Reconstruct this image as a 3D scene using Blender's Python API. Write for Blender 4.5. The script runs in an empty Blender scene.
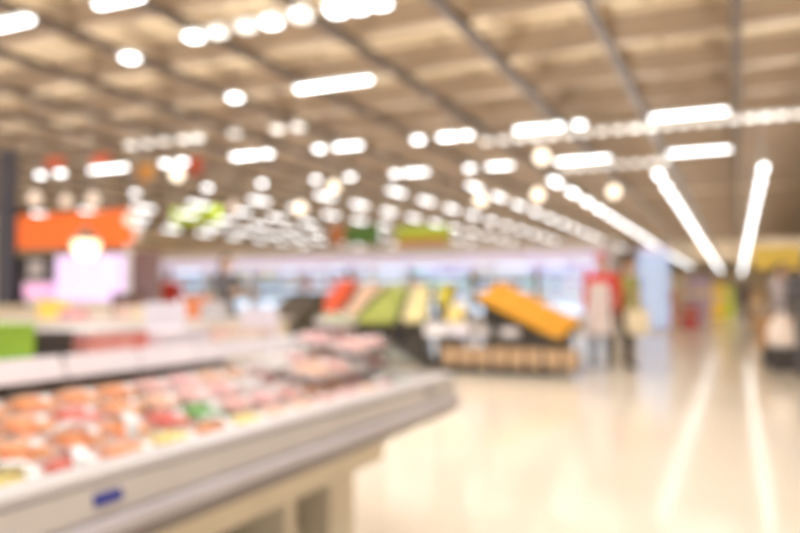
import bpy, bmesh, math, random
from mathutils import Vector, Matrix, noise
random.seed(7)
R = random.Random(11)
SC = bpy.context.scene
COL = SC.collection

# ------------------------------------------------------------------ camera
FPX, CX, CY, CAM_H = 746.0, 400.0, 266.5, 1.1
PITCH = math.atan((296 - CY) / FPX)
YAW = math.atan((737 - CX) / FPX * math.cos(PITCH))
RT = Vector((math.cos(YAW), math.sin(YAW), 0))
FW = Vector((-math.sin(YAW) * math.cos(PITCH), math.cos(YAW) * math.cos(PITCH), math.sin(PITCH)))
UP = RT.cross(FW)
EYE = Vector((0, 0, CAM_H))
cam = bpy.data.cameras.new('camera')
cam.lens = 36.0 * FPX / 800.0
cam.sensor_width = 36.0
cam.clip_end = 400
cam.dof.use_dof = True
cam.dof.focus_distance = 0.30
cam.dof.aperture_fstop = 5.1
co = bpy.data.objects.new('camera', cam)
M4 = Matrix((RT, UP, -FW)).transposed().to_4x4()
M4.translation = EYE
co.matrix_world = M4
COL.objects.link(co)
SC.camera = co


def ray(x, y):
    return FW + RT * ((x - CX) / FPX) - UP * ((y - CY) / FPX)


def at_y(x, y, Y):
    d = ray(x, y)
    return EYE + d * (Y / d.y)


def at_z(x, y, z):
    d = ray(x, y)
    return EYE + d * ((z - CAM_H) / d.z)


def x_at(px, Y):
    return at_y(px, 200, Y).x


# ------------------------------------------------------------------ materials
MATS = {}


def mat(name, col, rough=0.5, spec=0.5, col2=None, scale=6.0, metal=0.0, emit=0.0, emit_col=None, bump=0.0, trans=0.0, alpha=1.0, detail=3.0, lo=0.35, hi=0.65):
    if name in MATS:
        return MATS[name]
    m = bpy.data.materials.new(name)
    m.use_nodes = True
    nt = m.node_tree
    b = nt.nodes['Principled BSDF']
    b.inputs['Roughness'].default_value = rough
    b.inputs['Specular IOR Level'].default_value = spec
    b.inputs['Metallic'].default_value = metal
    tc = nt.nodes.new('ShaderNodeTexCoord')
    nz = nt.nodes.new('ShaderNodeTexNoise')
    nz.inputs['Scale'].default_value = scale
    nz.inputs['Detail'].default_value = detail
    nt.links.new(tc.outputs['Object'], nz.inputs['Vector'])
    rp = nt.nodes.new('ShaderNodeValToRGB')
    c2 = col2 or tuple(c * 0.88 for c in col)
    rp.color_ramp.elements[0].position = lo
    rp.color_ramp.elements[1].position = hi
    rp.color_ramp.elements[0].color = (*c2, 1)
    rp.color_ramp.elements[1].color = (*col, 1)
    nt.links.new(nz.outputs['Fac'], rp.inputs['Fac'])
    nt.links.new(rp.outputs['Color'], b.inputs['Base Color'])
    if bump:
        bp = nt.nodes.new('ShaderNodeBump')
        bp.inputs['Strength'].default_value = bump
        bp.inputs['Distance'].default_value = 0.01
        nt.links.new(nz.outputs['Fac'], bp.inputs['Height'])
        nt.links.new(bp.outputs['Normal'], b.inputs['Normal'])
    if emit:
        b.inputs['Emission Color'].default_value = (*(emit_col or col), 1)
        b.inputs['Emission Strength'].default_value = emit
    if trans:
        b.inputs['Transmission Weight'].default_value = trans
    if alpha < 1:
        b.inputs['Alpha'].default_value = alpha
    MATS[name] = m
    return m


def srgb(r, g, b):
    f = lambda c: (c / 255 / 12.92) if c / 255 <= 0.04045 else ((c / 255 + 0.055) / 1.055) ** 2.4
    return (f(r), f(g), f(b))


# ------------------------------------------------------------------ mesh helpers
def link(name, bm, m, parent=None, smooth=False):
    me = bpy.data.meshes.new(name)
    bmesh.ops.recalc_face_normals(bm, faces=bm.faces[:])
    bm.to_mesh(me)
    bm.free()
    if m is not None:
        me.materials.append(m)
    if smooth:
        for p in me.polygons:
            p.use_smooth = True
    o = bpy.data.objects.new(name, me)
    COL.objects.link(o)
    if parent is not None:
        o.parent = parent
    return o


def tag(o, label=None, cat=None, group=None, kind=None):
    if label: o['label'] = label
    if cat: o['category'] = cat
    if group: o['group'] = group
    if kind: o['kind'] = kind
    return o


def empty(name, loc, rz=0.0, label=None, cat=None, group=None):
    o = bpy.data.objects.new(name, None)
    o.location = loc
    o.rotation_euler = (0, 0, rz)
    o.empty_display_size = 0.1
    COL.objects.link(o)
    return tag(o, label, cat, group)


def dup(root, loc, rot=None, label=None, group=None, scale=None):
    r = root.copy()
    COL.objects.link(r)
    r.location = loc
    if rot is not None: r.rotation_euler = rot
    if scale is not None: r.scale = scale
    if label: r['label'] = label
    if group: r['group'] = group
    for ch in root.children:
        c = ch.copy()
        COL.objects.link(c)
        c.parent = r
        for g in ch.children:
            d = g.copy()
            COL.objects.link(d)
            d.parent = c
    return r


def bx(bm, x0, x1, y0, y1, z0, z1, bevel=0.0):
    r = bmesh.ops.create_cube(bm, size=1.0, matrix=Matrix.Translation(((x0 + x1) / 2, (y0 + y1) / 2, (z0 + z1) / 2)) @ Matrix.Diagonal((abs(x1 - x0), abs(y1 - y0), abs(z1 - z0), 1)))
    if bevel:
        es = {e for v in r['verts'] for e in v.link_edges}
        bmesh.ops.bevel(bm, geom=list(es), offset=bevel, segments=2, affect='EDGES', profile=0.6)
    return bm


def box(x0, x1, y0, y1, z0, z1, bevel=0.0):
    return bx(bmesh.new(), x0, x1, y0, y1, z0, z1, bevel)


def hull8(bm, bot, top):
    """closed solid between two quads of points"""
    a = [bm.verts.new(p) for p in bot]
    b = [bm.verts.new(p) for p in top]
    n = len(a)
    bm.faces.new(a[::-1])
    bm.faces.new(b)
    for i in range(n):
        bm.faces.new((a[i], a[(i + 1) % n], b[(i + 1) % n], b[i]))
    return bm


def prism_y(profile, y0, y1, bm=None):
    """profile in (x, z), extruded along y"""
    bm = bm or bmesh.new()
    return hull8(bm, [(x, y0, z) for x, z in profile], [(x, y1, z) for x, z in profile])


def lathe(prof, n=20, bm=None, off=(0, 0, 0)):
    bm = bm or bmesh.new()
    rings = []
    for r, z in prof:
        rings.append([bm.verts.new((off[0] + r * math.cos(2 * math.pi * i / n), off[1] + r * math.sin(2 * math.pi * i / n), off[2] + z)) for i in range(n)])
    for a, b in zip(rings, rings[1:]):
        for i in range(n):
            bm.faces.new((a[i], a[(i + 1) % n], b[(i + 1) % n], b[i]))
    bm.faces.new(rings[0][::-1])
    bm.faces.new(rings[-1])
    return bm


def seg(bm, a, b, r1, r2, n=12):
    a, b = Vector(a), Vector(b)
    d = b - a
    if d.length < 1e-5: return
    q = d.to_track_quat('Z', 'Y').to_matrix().to_4x4()
    bmesh.ops.create_cone(bm, cap_ends=True, segments=n, radius1=r1, radius2=r2, depth=d.length, matrix=Matrix.Translation((a + b) / 2) @ q)


def ball(bm, c, r, n=12, sc=(1, 1, 1)):
    bmesh.ops.create_uvsphere(bm, u_segments=n, v_segments=max(6, n // 2 + 1), radius=r, matrix=Matrix.Translation(c) @ Matrix.Diagonal((*sc, 1)))


def limb(bm, pts, rads, n=12):
    for i, p in enumerate(pts):
        ball(bm, p, rads[i], n)
        if i: seg(bm, pts[i - 1], p, rads[i - 1], rads[i], n)


def loft(bm, rings, n=20):
    vs = []
    for c, rx, ry in rings:
        vs.append([bm.verts.new((c[0] + rx * math.cos(2 * math.pi * i / n), c[1] + ry * math.sin(2 * math.pi * i / n), c[2])) for i in range(n)])
    for a, b in zip(vs, vs[1:]):
        for i in range(n):
            bm.faces.new((a[i], a[(i + 1) % n], b[(i + 1) % n], b[i]))
    bm.faces.new(vs[0][::-1])
    bm.faces.new(vs[-1])


ORD = ['first', 'second', 'third', 'fourth', 'fifth', 'sixth', 'seventh', 'eighth', 'ninth', 'tenth', 'eleventh', 'twelfth', 'thirteenth', 'fourteenth', 'fifteenth', 'sixteenth', 'seventeenth',
       'eighteenth', 'nineteenth', 'twentieth']


def nth(i):
    if i < 20: return ORD[i]
    n = i + 1
    t = {2: 'twenty', 3: 'thirty', 4: 'forty', 5: 'fifty'}[n // 10]
    return (t + '-' + ORD[n % 10 - 1]) if n % 10 else {30: 'thirtieth', 40: 'fortieth', 50: 'fiftieth'}[n]


# ------------------------------------------------------------------ the setting
X0, X1, Y0, Y1, ZC = -34.0, 9.0, -3.0, 112.0, 5.7
floor_m = mat('polished_cream_floor', srgb(240, 228, 210), rough=0.2, spec=0.5, col2=srgb(233, 220, 198), scale=0.5)
nt = floor_m.node_tree
nz2 = nt.nodes.new('ShaderNodeTexNoise'); nz2.inputs['Scale'].default_value = 1.3
mr = nt.nodes.new('ShaderNodeMapRange')
mr.inputs['To Min'].default_value = 0.09; mr.inputs['To Max'].default_value = 0.17
tcn = [n for n in nt.nodes if n.type == 'TEX_COORD'][0]
nt.links.new(tcn.outputs['Object'], nz2.inputs['Vector'])
nt.links.new(nz2.outputs['Fac'], mr.inputs['Value'])
nt.links.new(mr.outputs['Result'], nt.nodes['Principled BSDF'].inputs['Roughness'])
tag(link('floor', box(X0, X1, Y0, Y1, -0.1, 0), floor_m), kind='structure')

ceil_m = mat('tan_roof_sheeting', srgb(222, 194, 148), rough=0.8, spec=0.2)
nt = ceil_m.node_tree
bk = nt.nodes.new('ShaderNodeTexBrick')
bk.inputs['Color1'].default_value = (*srgb(226, 203, 166), 1)
bk.inputs['Color2'].default_value = (*srgb(204, 181, 146), 1)
bk.inputs['Mortar'].default_value = (*srgb(130, 108, 82), 1)
bk.inputs['Scale'].default_value = 1.0
bk.inputs['Brick Width'].default_value = 2.4
bk.inputs['Row Height'].default_value = 1.1
bk.inputs['Mortar Size'].default_value = 0.05
bk.inputs['Mortar Smooth'].default_value = 0.4
tcn = [n for n in nt.nodes if n.type == 'TEX_COORD'][0]
nt.links.new(tcn.outputs['Object'], bk.inputs['Vector'])
nt.links.new(bk.outputs['Color'], nt.nodes['Principled BSDF'].inputs['Base Color'])
tag(link('ceiling', box(X0, X1, Y0, Y1, ZC, ZC + 0.1), ceil_m), kind='structure')
wall_m = mat('taupe_wall_paint', srgb(232, 220, 200), rough=0.8, spec=0.2, scale=0.6)
tag(link('wall_back', box(X0, X1, Y1, Y1 + 0.1, 0, ZC), wall_m), kind='structure')
tag(link('wall_left', box(X0 - 0.1, X0, Y0, Y1, 0, ZC), wall_m), kind='structure')
tag(link('wall_right', box(X1, X1 + 0.1, Y0, Y1, 0, ZC), wall_m), kind='structure')
beam_m = mat('brown_roof_steel', srgb(164, 142, 118), rough=0.6, spec=0.3, scale=2.0)
dark_m = mat('dark_brown_roof_steel', srgb(80, 66, 54), rough=0.6, spec=0.3, scale=2.0)
y = 6.35
while y < 60:
    bm = bmesh.new()
    bx(bm, X0 + 0.02, X1 - 0.02, y - 0.04, y + 0.04, ZC - 0.42, ZC - 0.002)
    bx(bm, X0 + 0.02, X1 - 0.02, y - 0.11, y + 0.11, ZC - 0.46, ZC - 0.42)
    tag(link('ceiling_beam', bm, beam_m), kind='structure')
    y += 2.05 if y < 30 else 4.1
for k in range(15):
    x = 0.05 - 1.87 * k
    bm = bmesh.new()
    bx(bm, x - 0.07, x + 0.07, Y0 + 0.1, 75, ZC - 0.60, ZC - 0.47)
    tag(link('ceiling_beam', bm, dark_m), kind='structure')

# ------------------------------------------------------------------ ceiling lights
hous_m = mat('white_light_housing', srgb(225, 222, 215), rough=0.4)
tube_m = mat('white_tube_glow', (1, 1, 1), emit=5.5, emit_col=(0.98, 0.99, 1.0))
far_m = mat('white_far_tube_glow', (1, 1, 1), emit=3.6, emit_col=(0.98, 0.99, 1.0))
dim_m = mat('cream_panel_glow', (1, 0.95, 0.85), emit=1.15, emit_col=(1.0, 0.95, 0.86))
warm_m = mat('warm_globe_glow', (1, 0.9, 0.7), emit=2.0, emit_col=(1.0, 0.87, 0.68))
dglobe_m = mat('dim_globe_glow', srgb(226, 204, 184), emit=0.55, emit_col=srgb(230, 208, 190))
steel_m = mat('galvanised_steel', srgb(170, 165, 158), rough=0.35, metal=0.8)


def fixture(name, length, width, hang, glow, axis='Y'):
    """a light at z=0 (underside); hang = length of the two rods above it"""
    t = empty(name, (0, 0, 0))
    w, l = width / 2, length / 2
    d = (lambda bm, a, b, c, e, f, g, bv=0: bx(bm, a, b, c, e, f, g, bv)) if axis == 'Y' else (lambda bm, a, b, c, e, f, g, bv=0: bx(bm, c, e, a, b, f, g, bv))
    bm = bmesh.new()
    d(bm, -w - 0.02, w + 0.02, -l - 0.03, l + 0.03, 0.05, 0.10, 0.008)
    link('housing', bm, hous_m, t)
    bm = bmesh.new()
    d(bm, -w, w, -l, l, 0.0, 0.0495, min(0.02, w * 0.6))
    link('diffuser', bm, glow, t)
    for s in (-1, 1):
        bm = bmesh.new()
        yy = s * l * 0.7
        d(bm, -0.006, 0.006, yy - 0.006, yy + 0.006, 0.1005, 0.10 + hang)
        link('hanger_rod', bm, steel_m, t)
    return t


ROWS = [(0.62, 46), (-1.74, 36), (-4.35, 29), (-6.6, 14), (-9.0, 12), (-11.4, 11), (-13.8, 11), (-16.2, 11), (-18.6, 10), (-21.0, 10), (-23.4, 9)]
ROWN = ['the rightmost long row'] + [f'the {nth(k)} long row from the right' for k in range(1, 11)]
proto, protod = None, None
for r, (x, n) in enumerate(ROWS):
    for k in range(n):
        yy = 19.7 + 2.3 * k
        lab = f'white tube light, {nth(k)} from the near end of {ROWN[r]}'
        far = r >= 3
        p = protod if far else proto
        if p is None:
            o = fixture('ceiling_tube_light', 0.95, 0.14, ZC - 4.1 - 0.1, far_m if far else tube_m)
            o.location = (x, yy, 4.1)
            tag(o, lab, 'ceiling light', 'tube lights in the long rows')
            if far: protod = o
            else: proto = o
        else:
            dup(p, (x, yy, 4.1), label=lab)

# cross rows of battens (long side across the aisle) nearer the camera
bar_l = fixture('ceiling_batten_light', 1.45, 0.11, ZC - 4.9, tube_m, 'X'); bar_used = [False]
spot_l = fixture('ceiling_spot_panel', 0.20, 0.20, ZC - 4.9, tube_m, 'X'); spot_used = [False]
dim_l = fixture('ceiling_glow_panel', 0.20, 0.20, ZC - 4.9, dim_m, 'X'); dim_used = [False]


def put(p, used, x, y, z, lab, cat, grp, scale=None):
    if used[0]:
        return dup(p, (x, y, z), label=lab, scale=scale or (1, 1, 1))
    used[0] = True
    p.location = (x, y, z)
    if scale: p.scale = scale
    return tag(p, lab, cat, grp)


ZL = 4.8
cross = {
    7.0: [('m', 8), ('m', 116)],
    8.45: [('s', 192), ('d', 216), ('d', 245), ('s', 270), ('d', 300), ('s', 336), ('s', 358), ('s', 380)],
    8.8: [('s', 128)],
    11.4: [('m', 314), ('m', 352), ('s', 234)],
    14.0: [('d', 131), ('d', 147), ('d', 163), ('d', 182), ('d', 197), ('d', 234), ('d', 277), ('d', 298)],
    16.3: [('s', 40), ('s', 60), ('m', 99), ('m', 116), ('s', 165), ('s', 182), ('s', 236), ('m', 246), ('s', 267), ('s', 319), ('m', 348), ('s', 418), ('s', 444), ('s', 453), ('s', 467), ('m', 532), ('s', 558), ('s', 580), ('b', 690)],
    17.2: [('d', 487 + 16.5 * k) for k in range(20)],
    20.6: [('s', 135), ('s', 207), ('s', 262), ('s', 316), ('s', 350), ('s', 395), ('m', 416), ('s', 470), ('m', 500), ('b', 583), ('b', 700)],
    21.8: [('d', 566 + 14 * k) for k in range(8)],
}
rown = ['nearest', 'second', 'third', 'fourth', 'fifth', 'sixth', 'seventh', 'eighth', 'ninth']
for ri, (Y, items) in enumerate(sorted(cross.items())):
    where = f'the {rown[ri]} crosswise ceiling row' if ri else 'the nearest crosswise ceiling row'
    for k, (t, px) in enumerate(items):
        x = x_at(px, Y)
        if t == 'b':
            put(bar_l, bar_used, x, Y, ZL, f'long white batten light, {nth(k)} from the left in {where}', 'ceiling light', 'white batten lights')
        elif t == 'm':
            put(bar_l, bar_used, x, Y, ZL, f'short white batten light, {nth(k)} from the left in {where}', 'ceiling light', 'white batten lights', (0.5, 1, 1))
        elif t == 's':
            put(spot_l, spot_used, x, Y, ZL, f'small bright panel light, {nth(k)} from the left in {where}', 'ceiling light', 'small bright ceiling panels')
        else:
            put(dim_l, dim_used, x, Y, ZL, f'dim cream panel light, {nth(k)} from the left in {where}', 'ceiling light', 'dim cream ceiling panels')

# warm globe pendants
protos_g = {}
for px, py, d, kind, lab in [
    (614, 192, 13, 'w', 'warm cream globe pendant lamp, rightmost of the globes, above the lit fridge column'),
    (538, 195, 13, 'w', 'warm cream globe pendant lamp, second globe from the right'),
    (481, 200, 13, 'w', 'warm cream globe pendant lamp, third globe from the right'),
    (542, 157, 11, 'w', 'warm cream globe pendant lamp, highest of the globes on the right'),
    (177, 174, 12, 'w', 'warm cream globe pendant lamp over the lime sign, highest of the left globes'),
    (300, 208, 14, 'w', 'warm cream globe pendant lamp, lower one of the middle pair'),
    (334, 187, 14, 'w', 'warm cream globe pendant lamp, upper one of the middle pair'),
    (35, 199, 12, 'd', 'dim globe pendant lamp, leftmost above the orange fascia'),
    (66, 202, 13, 'd', 'dim globe pendant lamp, second from the left above the orange fascia'),
    (93, 200, 12, 'd', 'dim globe pendant lamp, third from the left above the orange fascia'),
    (130, 220, 12, 'd', 'dim globe pendant lamp at the right end of the orange fascia, upper one'),
    (136, 235, 14, 'd', 'dim globe pendant lamp at the right end of the orange fascia, lower one'),
    (233, 207, 14, 'd', 'dim globe pendant lamp to the right of the lime sign')]:
    p = EYE + ray(px, py) * d
    if kind not in protos_g:
        gl = protos_g[kind] = empty('pendant_lamp', p, 0, lab, 'pendant lamp', 'round globe pendants')
        bm = bmesh.new(); ball(bm, (0, 0, 0), 0.10, 20)
        link('globe', bm, warm_m if kind == 'w' else dglobe_m, gl, True)
        link('cap', lathe([(0.03, 0.099), (0.035, 0.11), (0.02, 0.15)], 12), hous_m, gl)
        bm = bmesh.new(); seg(bm, (0, 0, 0.15), (0, 0, 1.6), 0.006, 0.006, 6)
        link('cord', bm, steel_m, gl)
    else:
        dup(protos_g[kind], p, label=lab)

# area lights: hall lamps around the photographer, plus added fills for produce, kiosk and ceiling
def area(name, x, y, sx, sy, e, z=5.0, col=(1, 0.985, 0.98), up=False):
    l = bpy.data.lights.new(name, 'AREA')
    l.shape = 'RECTANGLE'; l.size = sx; l.size_y = sy
    l.energy = e; l.color = col
    o = bpy.data.objects.new(name, l)
    o.location = (x, y, z)
    if up: o.rotation_euler = (math.pi, 0, 0)
    COL.objects.link(o)


for k, x in enumerate((-6.5, -4.2, -1.9, 0.4, 2.7)):
    area('unseen_hall_light', x, 2.6, 0.25, 8.0, 74)
area('unseen_hall_light', -3.6, 8.0, 4.5, 0.25, 190, z=5.2)  # added above the view to brighten the produce stands
area('unseen_hall_light', -9.0, 5.8, 4.5, 0.25, 120, z=5.2)  # added above the view to brighten the kiosk side
for k in range(13):
    area('added_ceiling_fill', 0.6 - 2.42 * k, 32.0, 0.12, 54.0, 400, z=4.35, up=True)  # added upward strips that brighten the ceiling; no fixture stands there
for k in range(5):
    area('added_ceiling_fill', 5.4 - 2.42 * k, 84.0, 0.12, 44.0, 220, z=4.35, up=True)  # more added upward strips, for the dark far end of the ceiling
SC.world = bpy.data.worlds.new('world')
SC.world.use_nodes = True
bg = SC.world.node_tree.nodes['Background']
bg.inputs['Color'].default_value = (1.0, 0.98, 0.97, 1)
bg.inputs['Strength'].default_value = 1.0

# ------------------------------------------------------------------ chiller island (front left)
grey_m = mat('warm_grey_rail', srgb(200, 193, 192), rough=0.4, col2=srgb(192, 185, 185), scale=3)
beige_m = mat('beige_rail_face', srgb(202, 193, 187), rough=0.4, scale=3)
lilac_m = mat('lilac_grey_bumper', srgb(188, 180, 184), rough=0.4, scale=3)
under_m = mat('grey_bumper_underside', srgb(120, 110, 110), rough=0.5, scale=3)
cream_m = mat('cream_panel_enamel', srgb(226, 212, 186), rough=0.45, scale=2)
black_m = mat('black_plastic', srgb(58, 52, 50), rough=0.5, scale=4)
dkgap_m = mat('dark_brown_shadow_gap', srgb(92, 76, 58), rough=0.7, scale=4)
white_m = mat('white_enamel', srgb(240, 236, 238), rough=0.35, scale=2)
lilacw_m = mat('white_price_strip', srgb(248, 242, 250), rough=0.35, scale=2, emit=0.04)  # faint emission added to brighten the strip, which is no lamp
blue_m = mat('navy_blue_label', srgb(48, 56, 140), rough=0.4)
YA, YB = 0.25, 3.2
ch = empty('chiller_island', (-1.65, 1.7, 0), 0, 'long grey open chiller island of packed meat with a beige front rail', 'chiller')
ch_off = Vector((-1.65, 1.7, 0))


def cpart(name, bm, m, parent=None, smooth=False):
    o = link(name, bm, m, None, smooth)
    o.data.transform(Matrix.Translation(-ch_off))
    o.parent = parent or ch
    return o


BED0, BED1 = (-1.27, 0.675), (-2.02, 0.765)
cpart('tub', prism_y([(-1.26, 0.60), (-1.26, 0.668), (-2.04, 0.757), (-2.45, 0.757), (-2.45, 0.42), (-1.50, 0.42)], YA, YB - 0.03), cream_m)
rail = cpart('front_rail', prism_y([(-1.255, 0.61), (-1.255, 0.745), (-1.235, 0.752), (-1.195, 0.746), (-1.180, 0.742), (-1.178, 0.727), (-1.190, 0.722), (-1.190, 0.61)], YA, YB), grey_m)
cpart('rail_face', prism_y([(-1.189, 0.655), (-1.189, 0.7215), (-1.176, 0.718), (-1.166, 0.66)], YA, YB), beige_m, rail)
bum = cpart('bumper', prism_y([(-1.28, 0.595), (-1.28, 0.609), (-1.19, 0.6545), (-1.158, 0.6545), (-1.146, 0.648), (-1.142, 0.634), (-1.150, 0.618), (-1.18, 0.60)], YA, YB + 0.01), lilac_m)
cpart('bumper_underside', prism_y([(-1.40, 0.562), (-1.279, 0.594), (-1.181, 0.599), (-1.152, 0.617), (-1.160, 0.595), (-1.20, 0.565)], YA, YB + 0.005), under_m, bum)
cpart('end_rail', prism_y([(-2.46, 0.60), (-2.46, 0.765), (-1.26, 0.745), (-1.26, 0.60)], YB - 0.028, YB), grey_m)
p1 = at_z(116, 500, 0.70)
cpart('brand_plate', prism_y([(-1.1730, 0.682), (-1.1755, 0.704), (-1.166, 0.704), (-1.161, 0.682)], p1.y - 0.005, p1.y + 0.065), blue_m, rail)
cpart('vent_slot', prism_y([(-1.1745, 0.695), (-1.1765, 0.712), (-1.169, 0.712), (-1.164, 0.695)], 2.86, 2.93), under_m, rail)
cpart('lower_fascia', box(-1.52, -1.48, YA, YB - 0.1, 0.36, 0.56), cream_m)
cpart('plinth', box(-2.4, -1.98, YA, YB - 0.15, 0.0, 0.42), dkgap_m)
for (yy, w) in ((2.86, 0.22), (2.45, 0.07), (1.7, 0.12), (0.9, 0.12)):
    cpart('pedestal', box(-1.97, -1.56, yy - w / 2, yy + w / 2, 0.0, 0.42, 0.01), cream_m)
cpart('cross_brace', box(-1.75, -1.70, 0.6, 2.74, 0.06, 0.12), cream_m)
# rear shelf with price strips
sh = cpart('rear_shelf', box(-2.62, -2.035, YA, 3.38, 0.845, 0.868), mat('beige_shelf_enamel', srgb(206, 194, 186), rough=.5))
for a, b in ((0.9, 1.78), (1.80, 2.12), (2.135, 2.44), (2.46, 3.38)):
    cpart('price_strip', prism_y([(-2.034, 0.826), (-2.034, 0.905), (-2.028, 0.905), (-2.000, 0.834)], a, b), lilacw_m, sh)
for yy in (0.4, 1.79, 3.0):
    cpart('shelf_bracket', box(-2.44, -2.40, yy, yy + 0.03, 0.7575, 0.8445), steel_m)
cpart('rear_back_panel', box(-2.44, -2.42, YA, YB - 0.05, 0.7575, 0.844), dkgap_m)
# glass end
glass_m = mat('green_tinted_glass', (0.80, 0.95, 0.88), rough=0.05, trans=0.85, alpha=0.45)
gle = cpart('end_glass', hull8(bmesh.new(), [(-1.32, YB - 0.020, 0.765), (-2.0, YB - 0.020, 0.772), (-2.0, YB - 0.020, 0.93), (-1.52, YB - 0.020, 0.90)],
                         [(-1.32, YB - 0.012, 0.765), (-2.0, YB - 0.012, 0.772), (-2.0, YB - 0.012, 0.93), (-1.52, YB - 0.012, 0.90)]), glass_m)
gle['label'] = 'green tinted glass end panel'

# packs of food
film_m = bpy.data.materials.new('clear_wrap_film'); film_m.use_nodes = True
nt = film_m.node_tree; nt.nodes.clear()
o_ = nt.nodes.new('ShaderNodeOutputMaterial'); mx = nt.nodes.new('ShaderNodeMixShader'); tr = nt.nodes.new('ShaderNodeBsdfTransparent'); gs = nt.nodes.new('ShaderNodeBsdfGlossy'); fr = nt.nodes.new('ShaderNodeFresnel')
fr.inputs['IOR'].default_value = 1.6
gs.inputs['Roughness'].default_value = 0.12
nzf = nt.nodes.new('ShaderNodeTexNoise'); nzf.inputs['Scale'].default_value = 18; bpf = nt.nodes.new('ShaderNodeBump'); bpf.inputs['Strength'].default_value = 0.5; bpf.inputs['Distance'].default_value = 0.01
nt.links.new(nzf.outputs['Fac'], bpf.inputs['Height']); nt.links.new(bpf.outputs['Normal'], gs.inputs['Normal'])
mu = nt.nodes.new('ShaderNodeMath'); mu.operation = 'MULTIPLY'; mu.inputs[1].default_value = 0.5
nt.links.new(fr.outputs['Fac'], mu.inputs[0]); nt.links.new(mu.outputs['Value'], mx.inputs['Fac']); nt.links.new(tr.outputs['BSDF'], mx.inputs[1]); nt.links.new(gs.outputs['BSDF'], mx.inputs[2]); nt.links.new(mx.outputs['Shader'], o_.inputs['Surface'])

FOOD = {
    'orange salmon': (srgb(255, 132, 58), srgb(255, 180, 116)),
    'deep red meat': (srgb(228, 62, 48), srgb(246, 120, 96)),
    'golden yellow corn': (srgb(250, 220, 84), srgb(255, 236, 140)),
    'green vegetable': (srgb(96, 188, 70), srgb(150, 212, 110)),
    'peach chicken': (srgb(250, 180, 136), srgb(255, 210, 178)),
    'pale pink pork': (srgb(242, 166, 160), srgb(250, 200, 188)),
    'rosy sliced ham': (srgb(240, 164, 166), srgb(252, 200, 196)),
    'white fish': (srgb(240, 232, 228), srgb(228, 218, 220)),
    'olive leaf': (srgb(160, 180, 120), srgb(206, 214, 170)),
    'grey green seaweed': (srgb(146, 168, 150), srgb(200, 212, 200)),
}
FM = {k: mat('food_' + k.replace(' ', '_'), a, rough=0.35, col2=b, scale=22, bump=0.3) for k, (a, b) in FOOD.items()}
trayb_m = mat('charcoal_foam_tray', srgb(74, 68, 70), rough=0.5)
trayw_m = mat('white_foam_tray', srgb(244, 240, 238), rough=0.5)
stick_m = mat('white_price_sticker', srgb(250, 250, 250), rough=0.4)
TW, TL = 0.085, 0.075   # half sizes across (x) and along (y)


def tray_bm(w, l, h):
    bm = bmesh.new()
    def ring(ww, ll, z, r=0.018):
        pts = []
        for cx, cy, a0 in ((ww - r, ll - r, 0), (-ww + r, ll - r, 90), (-ww + r, -ll + r, 180), (ww - r, -ll + r, 270)):
            for a in (0, 30, 60, 90):
                t = math.radians(a0 + a)
                pts.append(bm.verts.new((cx + r * math.cos(t), cy + r * math.sin(t), z)))
        return pts
    rs = [ring(w * 0.86, l * 0.86, 0), ring(w, l, h), ring(w * 0.95, l * 0.95, h), ring(w * 0.84, l * 0.84, 0.006)]
    n = len(rs[0])
    for a, b in zip(rs, rs[1:]):
        for i in range(n):
            bm.faces.new((a[i], a[(i + 1) % n], b[(i + 1) % n], b[i]))
    bm.faces.new(rs[0][::-1]); bm.faces.new(rs[-1])
    return bm


def mound_bm(w, l, z0, h, seed, nx=14, ny=12, lump=1.0):
    bm = bmesh.new()
    top = []
    for i in range(nx + 1):
        row = []
        for j in range(ny + 1):
            u, v = i / nx * 2 - 1, j / ny * 2 - 1
            e = max(0.0, 1 - max(abs(u), abs(v)) ** 6)
            n = noise.noise(Vector((u * 2.4 + seed * 3.1, v * 2.4, seed))) * 0.5 * lump
            row.append(bm.verts.new((u * w, v * l, z0 + h * e * (0.75 + 0.6 * n + 0.25 * (1 - u * u)))))
        top.append(row)
    for i in range(nx):
        for j in range(ny):
            bm.faces.new((top[i][j], top[i + 1][j], top[i + 1][j + 1], top[i][j + 1]))
    b = bmesh.ops.extrude_face_region(bm, geom=bm.faces[:])
    for v in b['geom']:
        if isinstance(v, bmesh.types.BMVert): v.co.z = z0 - 0.001 - 0.004 * 0
    return bm


def film_bm(w, l, z0, h, seed):
    bm = bmesh.new()
    nx, ny = 10, 10
    top = []
    for i in range(nx + 1):
        row = []
        for j in range(ny + 1):
            u, v = i / nx * 2 - 1, j / ny * 2 - 1
            e = 1 - max(abs(u), abs(v)) ** 3
            n = noise.noise(Vector((u * 1.6 + seed * 5.3, v * 1.6, 4.0 + seed)))
            row.append(bm.verts.new((u * w, v * l, z0 + h * e * (1.0 + 0.22 * n))))
        top.append(row)
    for i in range(nx):
        for j in range(ny):
            bm.faces.new((top[i][j], top[i + 1][j], top[i + 1][j + 1], top[i][j + 1]))
    return bm


def make_pack(food, dark, seed):
    t = empty('food_pack', (0, 0, 0))
    tag(t, None, 'packed food', 'wrapped food packs in the chiller')
    link('tray', tray_bm(TW, TL, 0.026), trayb_m if dark else trayw_m, t)
    link('food', mound_bm(TW * 0.80, TL * 0.80, 0.0075, 0.042, seed), FM[food], t, True)
    fl = link('wrap_film', film_bm(TW * 0.97, TL * 0.97, 0.0265, 0.038, seed), film_m, t, True)
    bm = bmesh.new()
    bx(bm, TW * 0.55, TW * 0.8, -TL * 0.25, TL * 0.15, 0.0630, 0.0636)
    st = link('price_sticker', bm, stick_m, fl)
    st.rotation_euler = (0, 0.42, 0); st.location = (-0.026, 0, 0.028)
    return t


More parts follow.
